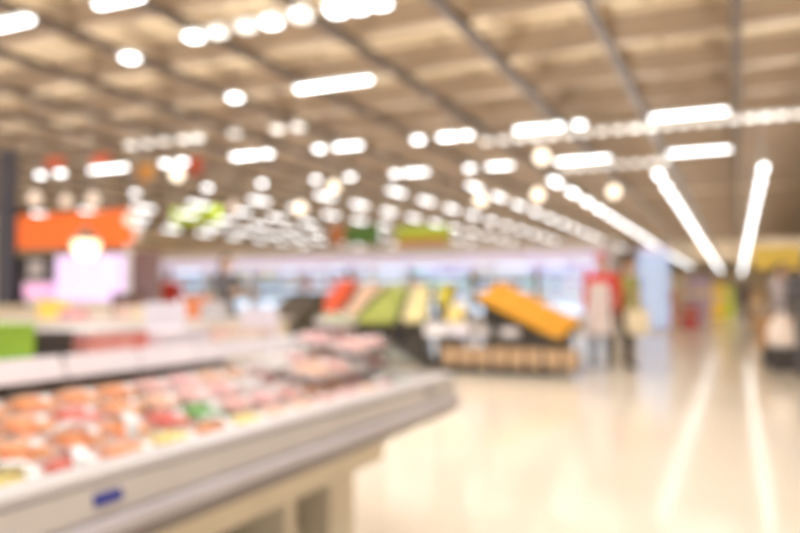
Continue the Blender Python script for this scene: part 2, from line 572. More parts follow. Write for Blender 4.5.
SLOPE = math.atan2(BED1[1] - BED0[1], BED1[0] - BED0[0])
bed_ang = math.atan2(BED1[1] - BED0[1], -(BED1[0] - BED0[0]))
protos = {}


def pack_kind(y, row):
    q = R.random()
    if y < 1.75:
        if row == 0: return ['orange salmon', 'deep red meat', 'orange salmon', 'golden yellow corn'][int(q * 4)]
        return ['orange salmon', 'orange salmon', 'deep red meat', 'peach chicken', 'orange salmon'][int(q * 5)]
    if y < 2.0:
        return ['golden yellow corn', 'green vegetable', 'peach chicken', 'orange salmon'][row]
    if y < 2.75:
        return ['pale pink pork', 'peach chicken', 'rosy sliced ham', 'white fish', 'pale pink pork', 'peach chicken'][int(q * 6)]
    return ['pale pink pork', 'grey green seaweed', 'white fish', 'olive leaf', 'rosy sliced ham', 'peach chicken'][int(q * 6)]


NR = 4
us = [0.095 + 0.178 * k for k in range(NR)]
ncol = 15
for j in range(ncol):
    yy = 0.76 + 0.1615 * j
    for row in range(NR):
        kind = pack_kind(yy, row)
        dark = R.random() < 0.3
        seed = R.randint(0, 2)
        key = (kind, dark, seed)
        u = us[row]
        x = BED0[0] - u * math.cos(bed_ang)
        z = 0.670 + u * math.sin(bed_ang) + 0.004
        lab = f'{kind} pack, {nth(row)} row from the front rail, {nth(ncol - 1 - j)} from the far end'
        lift = 0
        rot = (R.uniform(-.02, .02), bed_ang, R.uniform(-.06, .06))
        if key not in protos:
            o = make_pack(*key); protos[key] = o
            o.location = (x, yy, z); o.rotation_euler = rot
            o['label'] = lab
        else:
            o = dup(protos[key], (x, yy, z), rot, lab)
        # second and third layers at the far end
        layers = 0
        if row > 0 and yy > 2.5: layers = 1
        if row > 0 and yy > 2.8: layers = 2
        if row == 2 and yy > 2.9: layers = 3
        for L in range(layers):
            kind2 = pack_kind(yy, row)
            k2 = (kind2, R.random() < 0.25, R.randint(0, 2))
            zz = z + 0.078 * (L + 1)
            xx = x + 0.078 * (L + 1) * math.sin(bed_ang)
            if row == 3: continue
            lab2 = f'{kind2} pack stacked {"on top" if L == layers - 1 else "midway"}, {nth(row)} row from front, {nth(ncol - 1 - j)} from far end'
            rot2 = (R.uniform(-.02, .02), bed_ang, R.uniform(-.06, .06))
            if k2 not in protos:
                o2 = make_pack(*k2); protos[k2] = o2
                o2.location = (xx, yy, zz); o2.rotation_euler = rot2; o2['label'] = lab2
            else:
                dup(protos[k2], (xx, yy, zz), rot2, lab2)

# white strips standing in for glare on the wrap of a few packs
bpy.context.view_layer.update()
packs = [o for o in COL.objects if o.name.startswith('food_pack')]
M_in = co.matrix_world.inverted()


def to_px(p):
    v = M_in @ p
    return CX + FPX * v.x / -v.z, CY - FPX * v.y / -v.z


glare_m = mat('white_painted_glare', srgb(254, 254, 254), rough=0.2)
used_p = set()
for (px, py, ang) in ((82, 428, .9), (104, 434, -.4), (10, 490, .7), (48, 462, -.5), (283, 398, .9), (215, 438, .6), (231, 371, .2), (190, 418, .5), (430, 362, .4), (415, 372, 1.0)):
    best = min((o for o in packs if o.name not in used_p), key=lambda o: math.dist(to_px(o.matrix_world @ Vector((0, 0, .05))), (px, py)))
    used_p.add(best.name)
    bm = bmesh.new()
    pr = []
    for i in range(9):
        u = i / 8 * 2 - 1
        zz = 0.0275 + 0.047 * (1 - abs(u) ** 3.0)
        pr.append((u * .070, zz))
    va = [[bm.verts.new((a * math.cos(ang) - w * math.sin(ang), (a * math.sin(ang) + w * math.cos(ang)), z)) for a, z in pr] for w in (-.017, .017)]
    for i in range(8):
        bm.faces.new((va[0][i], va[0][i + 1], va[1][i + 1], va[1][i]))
    sl = link('painted_glare', bm, glare_m, best, True)
    sl['label'] = 'white strip imitating glare on the wrap'

# things on the rear shelf
ZS = 0.8685


def carton(name, x0, x1, y0, y1, h, m, lab, cat='carton', lidm=None, z=ZS, grp=None):
    c = Vector(((x0 + x1) / 2, (y0 + y1) / 2, z))
    t = empty(name, c, 0, lab, cat, grp)
    hx, hy = (x1 - x0) / 2, (y1 - y0) / 2
    link('body', box(-hx, hx, -hy, hy, 0, h * 0.86, 0.006), m, t)
    link('lid', box(-hx - 0.003, hx + 0.003, -hy - 0.003, hy + 0.003, h * 0.862, h, 0.004), lidm or m, t)
    return t


lime_m = mat('lime_green_plastic', srgb(160, 214, 70), rough=0.4)
pinkc_m = mat('pink_red_carton', srgb(240, 170, 160), rough=0.5, col2=srgb(226, 110, 100), scale=12)
wl_m = mat('lilac_white_card', srgb(236, 228, 238), rough=0.5)
carton('storage_box', -2.34, -2.06, 1.33, 1.71, 0.145, lime_m, 'lime green plastic box on the rear shelf of the chiller', 'box')
carton('storage_box', -2.50, -2.10, 1.76, 1.90, 0.11, black_m, 'small black box beside the lime green box on the rear shelf', 'box')
carton('storage_box', -2.40, -2.10, 1.97, 2.26, 0.11, pinkc_m, 'pink and red carton on the rear shelf beside the black box', 'box', lidm=white_m)
carton('storage_box', -2.36, -2.10, 2.34, 2.64, 0.09, wl_m, 'low lilac white carton on the rear shelf beside the pink carton', 'box')
beigec_m = mat('beige_pack', srgb(220, 200, 180), rough=0.5, col2=srgb(236, 190, 180), scale=9)
carton('storage_box', -2.44, -2.12, 3.02, 3.14, 0.07, beigec_m, 'small beige carton near the far end of the rear shelf', 'box')


def card(x, y, w, h, lab, rz=0.9):
    t = empty('display_card', (x, y, ZS), rz, lab, 'price card')
    link('foot', box(-w * 0.3, w * 0.3, -0.03, 0.03, 0.0, 0.012, 0.003), steel_m, t)
    link('panel', box(-w / 2, w / 2, -0.004, 0.004, 0.0125, h, 0.002), wl_m, t)
    return t


p = at_z(166, 333, 0.885); card(-2.50, 2.80, 0.20, 0.20, 'upright lilac white card standing on the rear shelf, the left one of two', 0.42)
card(-2.28, 3.26, 0.20, 0.17, 'upright lilac white card at the far end of the rear shelf', 0.42)

# ------------------------------------------------------------------ produce stands
stand_m = mat('black_stand_steel', srgb(64, 56, 48), rough=0.5, scale=4)


def slab(q, t=0.03):
    """bed between four 3D corners fl, fr, br, bl"""
    n = (q[1] - q[0]).cross(q[3] - q[0]).normalized()
    return hull8(bmesh.new(), [p - n * t for p in q], [p - n * 0.001 for p in q]), n


FRUITM = {}


def fruit_mesh(kind, r, sc=(1, 1, 1), col=(1, 0, 0), col2=None):
    if kind in FRUITM: return FRUITM[kind]
    bm = bmesh.new()
    ball(bm, (0, 0, 0), r, 14, sc)
    for v in bm.verts:
        d = math.hypot(v.co.x, v.co.y) / r
        if v.co.z > 0 and d < 0.35: v.co.z -= (0.35 - d) * r * 0.5
    me = bpy.data.meshes.new(kind)
    bm.to_mesh(me); bm.free()
    for p_ in me.polygons: p_.use_smooth = True
    me.materials.append(mat('skin_' + kind, col, rough=0.35, col2=col2, scale=9))
    FRUITM[kind] = me
    return me


def heap(name, cat, q, me, r, zsc, what, group, jit=0.1):
    n = (q[1] - q[0]).cross(q[3] - q[0]).normalized()
    U = q[1] - q[0]
    e1 = U.normalized()
    e2 = n.cross(e1)
    rr = r * max(1, zsc)
    P = [((c - q[0]).dot(e1), (c - q[0]).dot(e2)) for c in q]
    B = min(P[3][1], P[2][1])
    j, b = 0, rr * 1.0
    while b <= B - rr * 0.5:
        lo = P[0][0] + (P[3][0] - P[0][0]) * b / P[3][1]
        hi = P[1][0] + (P[2][0] - P[1][0]) * (b - P[1][1]) / (P[2][1] - P[1][1])
        step = 2.04 * rr
        k = math.ceil((lo + rr * .6 - (j % 2) * step / 2) / step)
        i = 0
        while k * step + (j % 2) * step / 2 <= hi - rr * .6:
            a = k * step + (j % 2) * step / 2
            o = bpy.data.objects.new(name, me)
            o.location = q[0] + e1 * a + e2 * b + n * (rr + 0.006)
            o.rotation_euler = (R.uniform(-jit, jit), R.uniform(-jit, jit), R.uniform(-.2, .2))
            COL.objects.link(o)
            tag(o, f'{what}, {nth(i)} from the left in the {nth(j)} row up', cat, group)
            i += 1; k += 1
        j += 1; b += 1.79 * rr


def on_plane(px, py, p0, n):
    d = ray(px, py)
    return EYE + d * ((p0 - EYE).dot(n) / d.dot(n))


def quad_on(p0, n, *c):
    return [on_plane(x, y, p0, n) for x, y in c]


def quad(*c):
    return [at_y(*k) for k in c]


def stand(lab, beds, base, extra=None):
    c = Vector(((base[0] + base[1]) / 2, (base[2] + base[3]) / 2, 0))
    t = empty('produce_stand', c, 0, lab, 'produce stand')

    def part(name, bm, m, parent=None):
        o = link(name, bm, m, parent or t)
        o.data.transform(Matrix.Translation(-c))
        return o
    part('base', box(base[0], base[1], base[2], base[3], 0, 0.10, 0.01), stand_m)
    for q in beds:
        bm, n = slab(q)
        b = part('display_bed', bm, stand_m)
        lo = [Vector((p_.x, p_.y, 0.101)) for p_ in q]
        ctr = sum(lo, Vector()) / 4
        lo = [ctr + (p_ - ctr) * 0.8 for p_ in lo]
        hi = [sum(q, Vector()) / 4 + (p_ - sum(q, Vector()) / 4) * 0.8 - n * 0.0305 for p_ in q]
        part('support_box', hull8(bmesh.new(), lo, hi), stand_m)
        lip0, lip1 = q[0] - n * 0.03, q[1] - n * 0.03
        d = Vector((0, -0.02, 0))
        part('front_lip', hull8(bmesh.new(), [lip0 + d * 0.05, lip1 + d * 0.05, lip1 + d, lip0 + d], [lip0 + d * 0.05 + n * 0.05, lip1 + d * 0.05 + n * 0.05, lip1 + d + n * 0.05, lip0 + d + n * 0.05]), stand_m, b)
    return t, part


PL0, PLN = Vector((-5, 10.6, 0.69)), Vector((0, -0.5, 1.0)).normalized()
q_red = quad_on(PL0, PLN, (309, 324), (334, 326), (360, 284), (340, 283))
q_pnk = quad_on(PL0, PLN, (337, 326), (349, 326), (386, 288), (364, 286))
q_grn = quad_on(PL0, PLN, (352, 326), (397, 326), (411, 290), (389, 289))
q_crm = quad_on(PL0, PLN, (400, 326), (428, 325), (434, 287), (414, 289))
q_ylw = quad_on(PL0, PLN, (434, 307), (452, 307), (457, 288), (438, 288))
st1, part1 = stand('black produce stand with sloping beds of red, green and cream fruit', [q_red, q_pnk, q_grn, q_crm, q_ylw], (-5.9, -4.02, 10.35, 11.7))
heap('red_tomato', 'tomato', q_red, fruit_mesh('red_tomato', 0.05, (1, 1, .88), srgb(240, 84, 44), srgb(250, 130, 80)), 0.05, .88, 'red orange tomato', 'tomatoes on the black stand')
heap('pale_onion', 'onion', q_pnk, fruit_mesh('pale_onion', 0.05, (1, 1, .9), srgb(246, 216, 186), srgb(236, 190, 160)), 0.05, .9, 'pale peach onion beside the tomatoes', 'pale onions on the black stand')
heap('green_pear', 'pear', q_grn, fruit_mesh('green_pear', 0.048, (1, 1, 1.15), srgb(196, 204, 104), srgb(170, 182, 84)), 0.048, 1.15, 'olive green pear', 'green pears on the black stand')
heap('cream_melon', 'melon', q_crm, fruit_mesh('cream_melon', 0.058, (1, 1, .95), srgb(246, 234, 180), srgb(238, 220, 150)), 0.058, .95, 'pale cream melon', 'cream melons on the black stand')
heap('yellow_apple', 'apple', q_ylw, fruit_mesh('yellow_apple', 0.046, (1, 1, .92), srgb(226, 208, 70), srgb(196, 186, 50)), 0.046, .92, 'yellow green apple', 'yellow apples on the black stand')

oa, ob, od = at_y(472, 300, 10.9), at_y(558, 344, 10.9), at_y(502, 284, 11.7)
on_ = (ob - oa).cross(od - oa).normalized()
q_org = [oa, ob, on_plane(583, 324, oa, on_), od]
q_mln = quad_on(at_y(443, 327, 10.35), Vector((0, -.45, 1)).normalized(), (443, 327), (466, 327), (467, 308), (448, 308))
st2, part2 = stand('black produce stand with a tilted bed of orange mangoes above tan baskets', [q_org, q_mln], (-3.95, -2.35, 10.3, 11.9))
heap('orange_mango', 'mango', q_org, fruit_mesh('orange_mango', 0.056, (1, .88, .85), srgb(255, 192, 56), srgb(255, 160, 30)), 0.056, .85, 'bright orange mango', 'orange mangoes on the tilted bed')
heap('pale_melon', 'melon', q_mln, fruit_mesh('pale_melon', 0.066, (1, 1, .92), srgb(250, 224, 140), srgb(240, 208, 110)), 0.066, .92, 'pale yellow melon beside the mangoes', 'pale yellow melons')
# back board of the basket shelf and its deck
part2('basket_shelf', box(-3.95, -1.88, 10.05, 10.29, 0.08, 0.11), stand_m)
part2('top_ledge', box(-3.9, -2.1, 10.05, 10.29, 0.50, 0.53), stand_m)
for x in (-3.93, -3.1625, -2.4215, -1.915):
    part2('post', box(x - 0.015, x + 0.015, 10.06, 10.09, 0.0, 0.50), stand_m)
bask_m = mat('tan_wicker', srgb(206, 172, 134), rough=0.7, col2=srgb(170, 134, 98), scale=30, bump=0.5)
bk0 = None
for k in range(8):
    x = -3.78 + 0.247 * k
    lab = f'tan wicker basket under the mango stand, {nth(k)} from the left'
    if bk0 is None:
        bk0 = empty('wicker_basket', (x, 10.17, 0.111), 0, lab, 'basket', 'tan baskets under the mango stand')
        bm = bmesh.new()
        rings = []
        for w, l, z in ((.085, .07, 0), (.105, .09, .24), (.095, .08, .24), (.077, .062, .01)):
            rings.append([bm.verts.new((sx * w, sy * l, z)) for sx, sy in ((-1, -1), (1, -1), (1, 1), (-1, 1))])
        for a, b in zip(rings, rings[1:]):
            for i in range(4): bm.faces.new((a[i], a[(i + 1) % 4], b[(i + 1) % 4], b[i]))
        bm.faces.new(rings[0][::-1]); bm.faces.new(rings[-1])
        link('basket_body', bm, bask_m, bk0)
        bm = bmesh.new()
        for a in ((-.108, .108, -.093, -.083), (-.108, .108, .083, .093), (-.108, -.098, -.0825, .0825), (.098, .108, -.0825, .0825)):
            bx(bm, a[0], a[1], a[2], a[3], 0.2405, 0.262)
        link('rim', bm, bask_m, bk0)
    else:
        dup(bk0, (x, 10.17, 0.111), label=lab)
for k, (px, w, m, lab) in enumerate(((437, .17, white_m, 'white punnet box on the ledge below the pale melons, leftmost'), (459, .15, wl_m, 'white punnet box on the ledge, second from the left'),
                                     (482, .11, grey_m, 'grey punnet box on the ledge, third from the left'), (510, .12, grey_m, 'grey punnet box on the ledge, fourth from the left'))):
    x = x_at(px, 10.17)
    carton('punnet_box', x - w, x + w, 10.09, 10.25, 0.17 if k < 2 else .12, m, lab, 'box', z=0.531)

# ------------------------------------------------------------------ wall chillers far behind
bluelit_m = mat('blue_white_lit_panel', srgb(214, 232, 250), emit=0.9, emit_col=srgb(212, 230, 250))
lillit_m = mat('lilac_lit_header', srgb(236, 226, 250), emit=0.35, emit_col=srgb(220, 212, 246))
pale_m = mat('pale_shelf_enamel', srgb(228, 228, 232), rough=0.4)
YW = 26.0
PC = {'white': srgb(240, 236, 236), 'pale blue': srgb(204, 226, 244), 'mint green': srgb(156, 232, 206), 'lilac': srgb(222, 202, 240), 'yellow': srgb(226, 214, 110), 'cream': srgb(240, 222, 190), 'dark brown': srgb(92, 70, 60), 'rose pink': srgb(240, 170, 176), 'pale grey': srgb(196, 192, 196), 'red': srgb(210, 60, 60)}
PM = {k: mat('carton_' + k.replace(' ', '_'), v, rough=0.5) for k, v in PC.items()}
ux0 = x_at(128, YW); ux1 = x_at(606, YW)
NU = 9
uw = (ux1 - ux0) / NU
fw = None
packet_me = {}
for u in range(NU):
    xc = ux0 + uw * (u + 0.5)
    lab = f'open wall chiller with lit header, {nth(u)} from the left of the far run'
    if fw is None:
        fw = empty('wall_chiller', (xc, YW, 0), 0, lab, 'chiller', 'wall chillers of the far run')
        h = uw / 2 - 0.02
        link('base', box(-h, h, -0.5, 0.3, 0.0, 0.45, 0.02), pale_m, fw)
        link('back_panel', box(-h, h, 0.25, 0.3, 0.451, 2.2), bluelit_m, fw)
        hd = link('header', box(-h, h, -0.45, 0.3, 2.201, 2.62, 0.02), lillit_m, fw)
        link('light_strip', box(-h + .1, h - .1, -0.4, -0.34, 2.17, 2.2005), bluelit_m, hd)
        for s in (-1, 1):
            link('side_panel', box(s * h - 0.02, s * h + 0.02, -0.44, 0.245, 0.451, 2.165), pale_m, fw)
        for z in (0.95, 1.38, 1.80):
            link('shelf', box(-h + 0.025, h - 0.025, -0.35, 0.245, z, z + 0.03), pale_m, fw)
    else:
        dup(fw, (xc, YW, 0), label=lab)
    if u < 4: pal = ['pale blue', 'white', 'white', 'pale blue', 'yellow', 'pale grey', 'cream']
    elif u < 6: pal = ['white', 'pale grey', 'rose pink', 'white', 'cream', 'pale blue', 'dark brown', 'white']
    else: pal = ['lilac', 'lilac', 'mint green', 'pale blue', 'dark brown', 'cream', 'rose pink']
    for si, z in enumerate((0.98, 1.41, 1.83)):
        nb = 5
        c0 = pal[R.randrange(len(pal))]
        for k in range(nb):
            c = c0 if R.random() < 0.6 else pal[R.randrange(len(pal))]
            hgt = (0.24, 0.30, 0.34)[R.randrange(3)]
            key = (c, hgt)
            if key not in packet_me:
                bm = box(-0.17, 0.17, -0.12, 0.12, 0, hgt * 0.8)
                bmesh.ops.bevel(bm, geom=bm.edges[:], offset=0.01, segments=1, affect='EDGES')
                # sloped gable top
                hull8(bm, [(-0.165, -0.115, hgt * 0.8), (0.165, -0.115, hgt * 0.8), (0.165, 0.115, hgt * 0.8), (-0.165, 0.115, hgt * 0.8)], [(-0.165, -0.02, hgt), (0.165, -0.02, hgt), (0.165, 0.02, hgt), (-0.165, 0.02, hgt)])
                me = bpy.data.meshes.new('carton'); bm.to_mesh(me); bm.free(); me.materials.append(PM[c]); packet_me[key] = me
            o = bpy.data.objects.new('carton', packet_me[key])
            o.location = (xc - uw / 2 + 0.24 + (uw - 0.48) * k / (nb - 1), YW - 0.12, z + 0.0005)
            COL.objects.link(o)
            tag(o, f'{c} carton, {nth(k)} on the {["lowest", "middle", "top"][si]} shelf of the {nth(u)} wall chiller', 'carton', 'cartons in the wall chillers')

tag(link('wall_bulkhead', box(ux0 - .3, ux1 + .3, YW + .31, YW + .4, 0, 3.05), mat('pale_beige_wall', srgb(226, 216, 198), rough=.7)), kind='structure')
# lit fridge column beside the aisle
pc = at_z(654, 331, 0)
t = empty('display_fridge', (pc.x, pc.y, 0), 0.3, 'tall pale blue glowing upright fridge at the left side of the aisle', 'fridge')
glow_m = mat('pale_blue_glow', srgb(200, 218, 248), emit=0.4, emit_col=srgb(180, 206, 250))
link('plinth', box(-.42, .42, -.35, .35, 0, 0.14, .01), pale_m, t)
link('body', box(-.42, .42, -.33, .35, 0.141, 2.45, .02), glow_m, t)
dr = link('door', box(-.39, .39, -.37, -.332, 0.18, 2.2, .01), glow_m, t)
link('handle', box(.33, .35, -.40, -.371, 0.9, 1.5, .005), steel_m, dr)
link('header', box(-.42, .42, -.37, .35, 2.451, 2.62, .02), lillit_m, t)

# ------------------------------------------------------------------ shelving beyond, along the aisle
def gondola(x0, x1, y0, y1, h, m, lab, n):
    c = ((x0 + x1) / 2, (y0 + y1) / 2, 0)
    t = empty('shelf_unit', c, 0, lab, 'shelving')
    hx, hy = (x1 - x0) / 2, (y1 - y0) / 2
    link('base', box(-hx, hx, -hy, hy, 0, .15, .01), pale_m, t)
    link('back_board', box(-hx, hx, -0.03 + hy * 0, 0.03, .151, h), m, t)
    for s in (-1, 1):
        link('end_panel', box(s * hx - .02, s * hx + .02, -hy, hy, .151, h), m, t)
    for k in range(n):
        z = .3 + k * (h - .4) / n
        for s in (-1, 1):
            link('shelf', box(-hx + .025, hx - .025, min(s * .035, s * hy), max(s * .035, s * hy), z, z + .03), pale_m, t)
    return t


def stack(px, y0, y1, Y, colname, m, lab, w):
    a, b = at_y(px, y0, Y), at_y(px, y1, Y)
    t = empty('display_bin', (b.x, Y, 0), 0, lab, 'display bin')
    h = a.z
    bm = bmesh.new()
    hull8(bm, [(-w * .42, -.2, 0), (w * .42, -.2, 0), (w * .42, .2, 0), (-w * .42, .2, 0)], [(-w * .5, -.25, h * .55), (w * .5, -.25, h * .55), (w * .5, .25, h * .55), (-w * .5, .25, h * .55)])
    link('bin_body', bm, m, t)
    link('header_card', box(-w * .48, w * .48, .2, .22, h * .551, h, .005), m, t)
    bm = mound_bm(w * .45, .22, h * .552, h * .15, 3.0)
    link('contents', bm, PM['cream'], t, True)
    return t


or_m = mat('orange_card', srgb(226, 130, 74), rough=0.5)
rd_m = mat('red_card', srgb(206, 40, 54), rough=0.5)
li_m = mat('lilac_card', srgb(210, 190, 222), rough=0.5)
ye_m = mat('yellow_card', srgb(244, 204, 84), rough=0.5, emit=0.2)  # backlit sign glow; the yellow bin and carton share its emission
gr_m = mat('lime_card', srgb(188, 210, 60), rough=0.5, emit=0.2)  # emission brightens the lime signs, and the lime bin with them
stack(667, 292, 326, 27.5, 'orange', or_m, 'orange display bin just right of the glowing fridge column', .62)
stack(690, 306, 325, 28.5, 'red', rd_m, 'low red display bin right of the orange bin', .62)
stack(700, 276, 320, 34, 'lilac', li_m, 'tall lilac display bin behind the red bin', 1.0)
stack(716, 284, 316, 40, 'yellow', ye_m, 'pale yellow display bin farther down the aisle', .9)
stack(728, 288, 312, 48, 'lime', gr_m, 'small lime green display bin at the far end of the aisle', .8)
stack(757, 290, 322, 30, 'tan', mat('tan_card', srgb(222, 186, 140), rough=.6), 'tan display bin on the right side of the aisle', .55)
gondola(-12, -3.2, 31.0, 32.0, 2.2, pale_m, 'long pale shelving unit behind the glowing fridge column', 3)
gondola(-10, -2.6, 44.0, 45.0, 2.2, wall_m, 'long taupe shelving unit far down the left of the aisle', 3)
gondola(2.2, 7.5, 44.0, 45.0, 2.2, wall_m, 'long taupe shelving unit far down the right of the aisle', 3)
gondola(2.5, 7.5, 30.0, 31.0, 2.0, pale_m, 'pale shelving unit to the right of the aisle', 3)


def sign(px0, px1, py0, py1, Y, m, lab, name='hanging_sign', m2=None):
    a, b = at_y(px0, py0, Y), at_y(px1, py1, Y)
    w, h = (b.x - a.x) / 2, abs(a.z - b.z)
    t = empty(name, ((a.x + b.x) / 2, Y, b.z), 0, lab, 'sign')
    link('board', box(-w, w, -.03, .03, 0, h, .01), m, t)
    if m2: link('band', box(-w * .96, w * .96, -.036, -.0305, h * .05, h * .4), m2, t)
    for s in (-1, 1):
        link('hanger_rod', box(s * w * .8 - .008, s * w * .8 + .008, -.008, .008, h + .0005, ZC - b.z - .002), steel_m, t)
    return t


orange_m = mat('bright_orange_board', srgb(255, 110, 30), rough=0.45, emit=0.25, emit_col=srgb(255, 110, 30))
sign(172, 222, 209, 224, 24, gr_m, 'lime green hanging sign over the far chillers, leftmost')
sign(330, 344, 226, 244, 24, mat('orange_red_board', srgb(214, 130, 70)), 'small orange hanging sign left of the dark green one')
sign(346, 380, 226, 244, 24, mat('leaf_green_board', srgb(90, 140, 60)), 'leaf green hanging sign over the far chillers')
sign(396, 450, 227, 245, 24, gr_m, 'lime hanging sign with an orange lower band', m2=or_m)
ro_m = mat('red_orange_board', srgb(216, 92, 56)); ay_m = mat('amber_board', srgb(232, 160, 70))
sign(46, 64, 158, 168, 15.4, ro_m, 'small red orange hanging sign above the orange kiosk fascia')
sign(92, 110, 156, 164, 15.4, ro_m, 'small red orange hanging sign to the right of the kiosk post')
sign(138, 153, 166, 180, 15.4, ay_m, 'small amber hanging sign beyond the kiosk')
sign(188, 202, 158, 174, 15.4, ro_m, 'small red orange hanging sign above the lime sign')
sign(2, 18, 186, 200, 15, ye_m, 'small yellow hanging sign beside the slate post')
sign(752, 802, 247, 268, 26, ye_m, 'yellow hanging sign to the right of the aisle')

# ------------------------------------------------------------------ food kiosk with orange fascia (left)
YK = 10.5
k0, k1 = x_at(-14, YK), x_at(132, YK)
kc = Vector(((k0 + k1) / 2, YK, 0))
ks = empty('food_kiosk', kc, 0, 'food kiosk with an orange fascia and a dark left post', 'kiosk')
kw = (k1 - k0) / 2
zt, zb = at_y(70, 213, YK).z, at_y(70, 247, YK).z
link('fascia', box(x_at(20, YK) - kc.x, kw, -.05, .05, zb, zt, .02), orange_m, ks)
dkp_m = mat('slate_post', srgb(78, 78, 92), rough=.5)
link('post', box(x_at(1, YK) - kc.x, x_at(15, YK) - kc.x, -.08, .08, 0, at_y(8, 150, YK).z, .01), dkp_m, ks)
link('post', box(kw - .12, kw - .02, -.04, .04, 0, zb - .001, .01), pale_m, ks)
link('counter', box(-kw + .35, kw - .13, -.35, .35, 0, .92, .02), cream_m, ks)
link('back_wall', box(-kw + .35, kw - .13, .9, .95, 0, zb - .05), mat('dark_kiosk_wall', srgb(150, 132, 122), rough=.6), ks)
lil_glow = mat('lilac_lit_screen', srgb(226, 200, 246), emit=0.62, emit_col=srgb(236, 204, 252))


def screen(px0, px1, py0, py1, Y, lab, m):
    a, b = at_y(px0, py0, Y), at_y(px1, py1, Y)
    w, h = (b.x - a.x) / 2, a.z - b.z
    t = empty('light_display', ((a.x + b.x) / 2, Y, .921), 0, lab, 'display case')
    z0 = b.z - .921
    link('stand', box(-w * .8, w * .8, -.12, .12, 0, z0 - .001, .01), pale_m, t)
    link('lit_case', box(-w, w, -.15, .15, z0, z0 + h, .02), m, t)
    link('top_cap', box(-w - .01, w + .01, -.16, .16, z0 + h + .001, z0 + h + .03, .005), pale_m, t)
    return t


screen(62, 119, 257, 300, YK - .05, 'glowing lilac display case on the kiosk counter', lil_glow)
pink_glow = mat('pink_lit_case', srgb(250, 196, 236), emit=0.45, emit_col=srgb(250, 180, 234))
screen(30, 49, 284, 298, YK - .05, 'small glowing pink display case left of the lilac one', pink_glow)
ova, ovb = x_at(22, 10.72), x_at(60, 10.72)
ov = empty('warming_oven', ((ova + ovb) / 2, 10.72, .921), 0, 'black warming oven with a pale window on the kiosk counter', 'oven')
ow = (ovb - ova) / 2
ot = at_y(40, 256, 10.72).z - .921
link('body', box(-ow, ow, -.1, .1, 0, ot, .015), black_m, ov)
link('window', box(-ow * .35, ow * .45, -.115, -.1005, ot * .58, ot * .9, .004), mat('pale_oven_window', srgb(206, 200, 200), rough=.3), ov)
link('handle', box(-ow * .8, ow * .8, -.125, -.1005, ot * .5, ot * .53, .003), steel_m, ov)
# heat lamp
p = at_y(86, 245, YK - .75)
hl = empty('pendant_heat_lamp', p, 0, 'glowing warm heat lamp hanging before the orange fascia', 'lamp')
heat_m = mat('heat_lamp_glow', (1, .85, .6), emit=2.2, emit_col=(1, .76, .48))
bm = bmesh.new(); ball(bm, (0, 0, 0), .23, 18)
link('bulb', bm, heat_m, hl, True)
link('shade', lathe([(.24, .07), (.26, .07), (.06, .30), (.03, .30), (.03, .26)], 20), steel_m, hl)
bm = bmesh.new(); seg(bm, (0, 0, .3), (0, 0, ZC - p.z - .01), .008, .008, 6); link('cord', bm, steel_m, hl)
for k, (px, py, w, m, lab) in enumerate(((38, 305, .30, ye_m, 'yellow carton in front of the pink display case'), (8, 283, .2, PM['pale grey'], 'pale grey carton beside the slate post'), (105, 312, .35, beigec_m, 'beige carton in front of the lilac display case'))):
    Y = 9.2
    q = at_y(px, py, Y)
# counter island between kiosk and chiller
ic = empty('display_counter', (-6.3, 6.6, 0), 0, 'pale cream display counter between the chiller and the kiosk', 'counter')
link('body', box(-1.4, 1.4, -1.0, 1.0, 0, .80, .02), cream_m, ic)
link('worktop', box(-1.45, 1.45, -1.05, 1.05, .801, .84, .01), beige_m, ic)
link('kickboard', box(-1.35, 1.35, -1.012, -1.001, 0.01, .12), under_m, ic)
kn = 0
for (dx, dy, w, d, h, m, lab) in ((-1.0, -.3, .28, .2, .22, ye_m, 'yellow carton on the cream display counter'), (-.45, -.5, .25, .2, .12, PM['rose pink'], 'rose pink carton on the cream display counter'),
                                  (.1, -.2, .3, .2, .16, beigec_m, 'beige carton on the cream display counter'), (.65, -.55, .22, .2, .14, PM['cream'], 'cream carton on the cream display counter'),
                                  (1.1, .0, .22, .2, .2, PM['pale grey'], 'pale grey carton on the cream display counter'), (-.6, .45, .3, .2, .3, PM['dark brown'], 'dark brown carton on the cream display counter'),
                                  (.45, .5, .3, .2, .26, or_m, 'orange carton on the cream display counter')):
    carton('storage_box', -6.3 + dx - w / 2, -6.3 + dx + w / 2, 6.6 + dy - d / 2, 6.6 + dy + d / 2, h, m, lab, 'box', z=.8405)

# dark stand with boxes left of tomatoes
t2 = empty('produce_stand', (x_at(290, 9.6), 9.6, 0), 0, 'low black sloping stand left of the tomato bed', 'produce stand')
link('base', box(-.33, .3, -.5, .5, 0, .5, .02), stand_m, t2)
link('display_bed', hull8(bmesh.new(), [(-.33, -.5, .501), (.3, -.5, .501), (.3, .5, .501), (-.33, .5, .501)], [(-.33, -.5, .70), (.3, -.5, .70), (.3, .5, 1.10), (-.33, .5, 1.10)]), stand_m, t2)
link('back_board', box(-.33, .3, .501, .54, .5, 1.15), stand_m, t2)

# ------------------------------------------------------------------ people
skin_m = mat('skin', srgb(226, 180, 150), rough=.5, scale=5)
hair_m = mat('dark_hair', srgb(40, 32, 30), rough=.5, scale=30)
eye_m = mat('eye_dark', srgb(30, 24, 22), rough=.2)
lip_m = mat('lip', srgb(180, 100, 92), rough=.4)


def remesh(o, v):
    m = o.modifiers.new('remesh', 'REMESH'); m.mode = 'VOXEL'; m.voxel_size = v
    s = o.modifiers.new('smooth', 'SMOOTH'); s.factor = .5; s.iterations = 4
    for p_ in o.data.polygons: p_.use_smooth = True
    m.use_smooth_shade = True


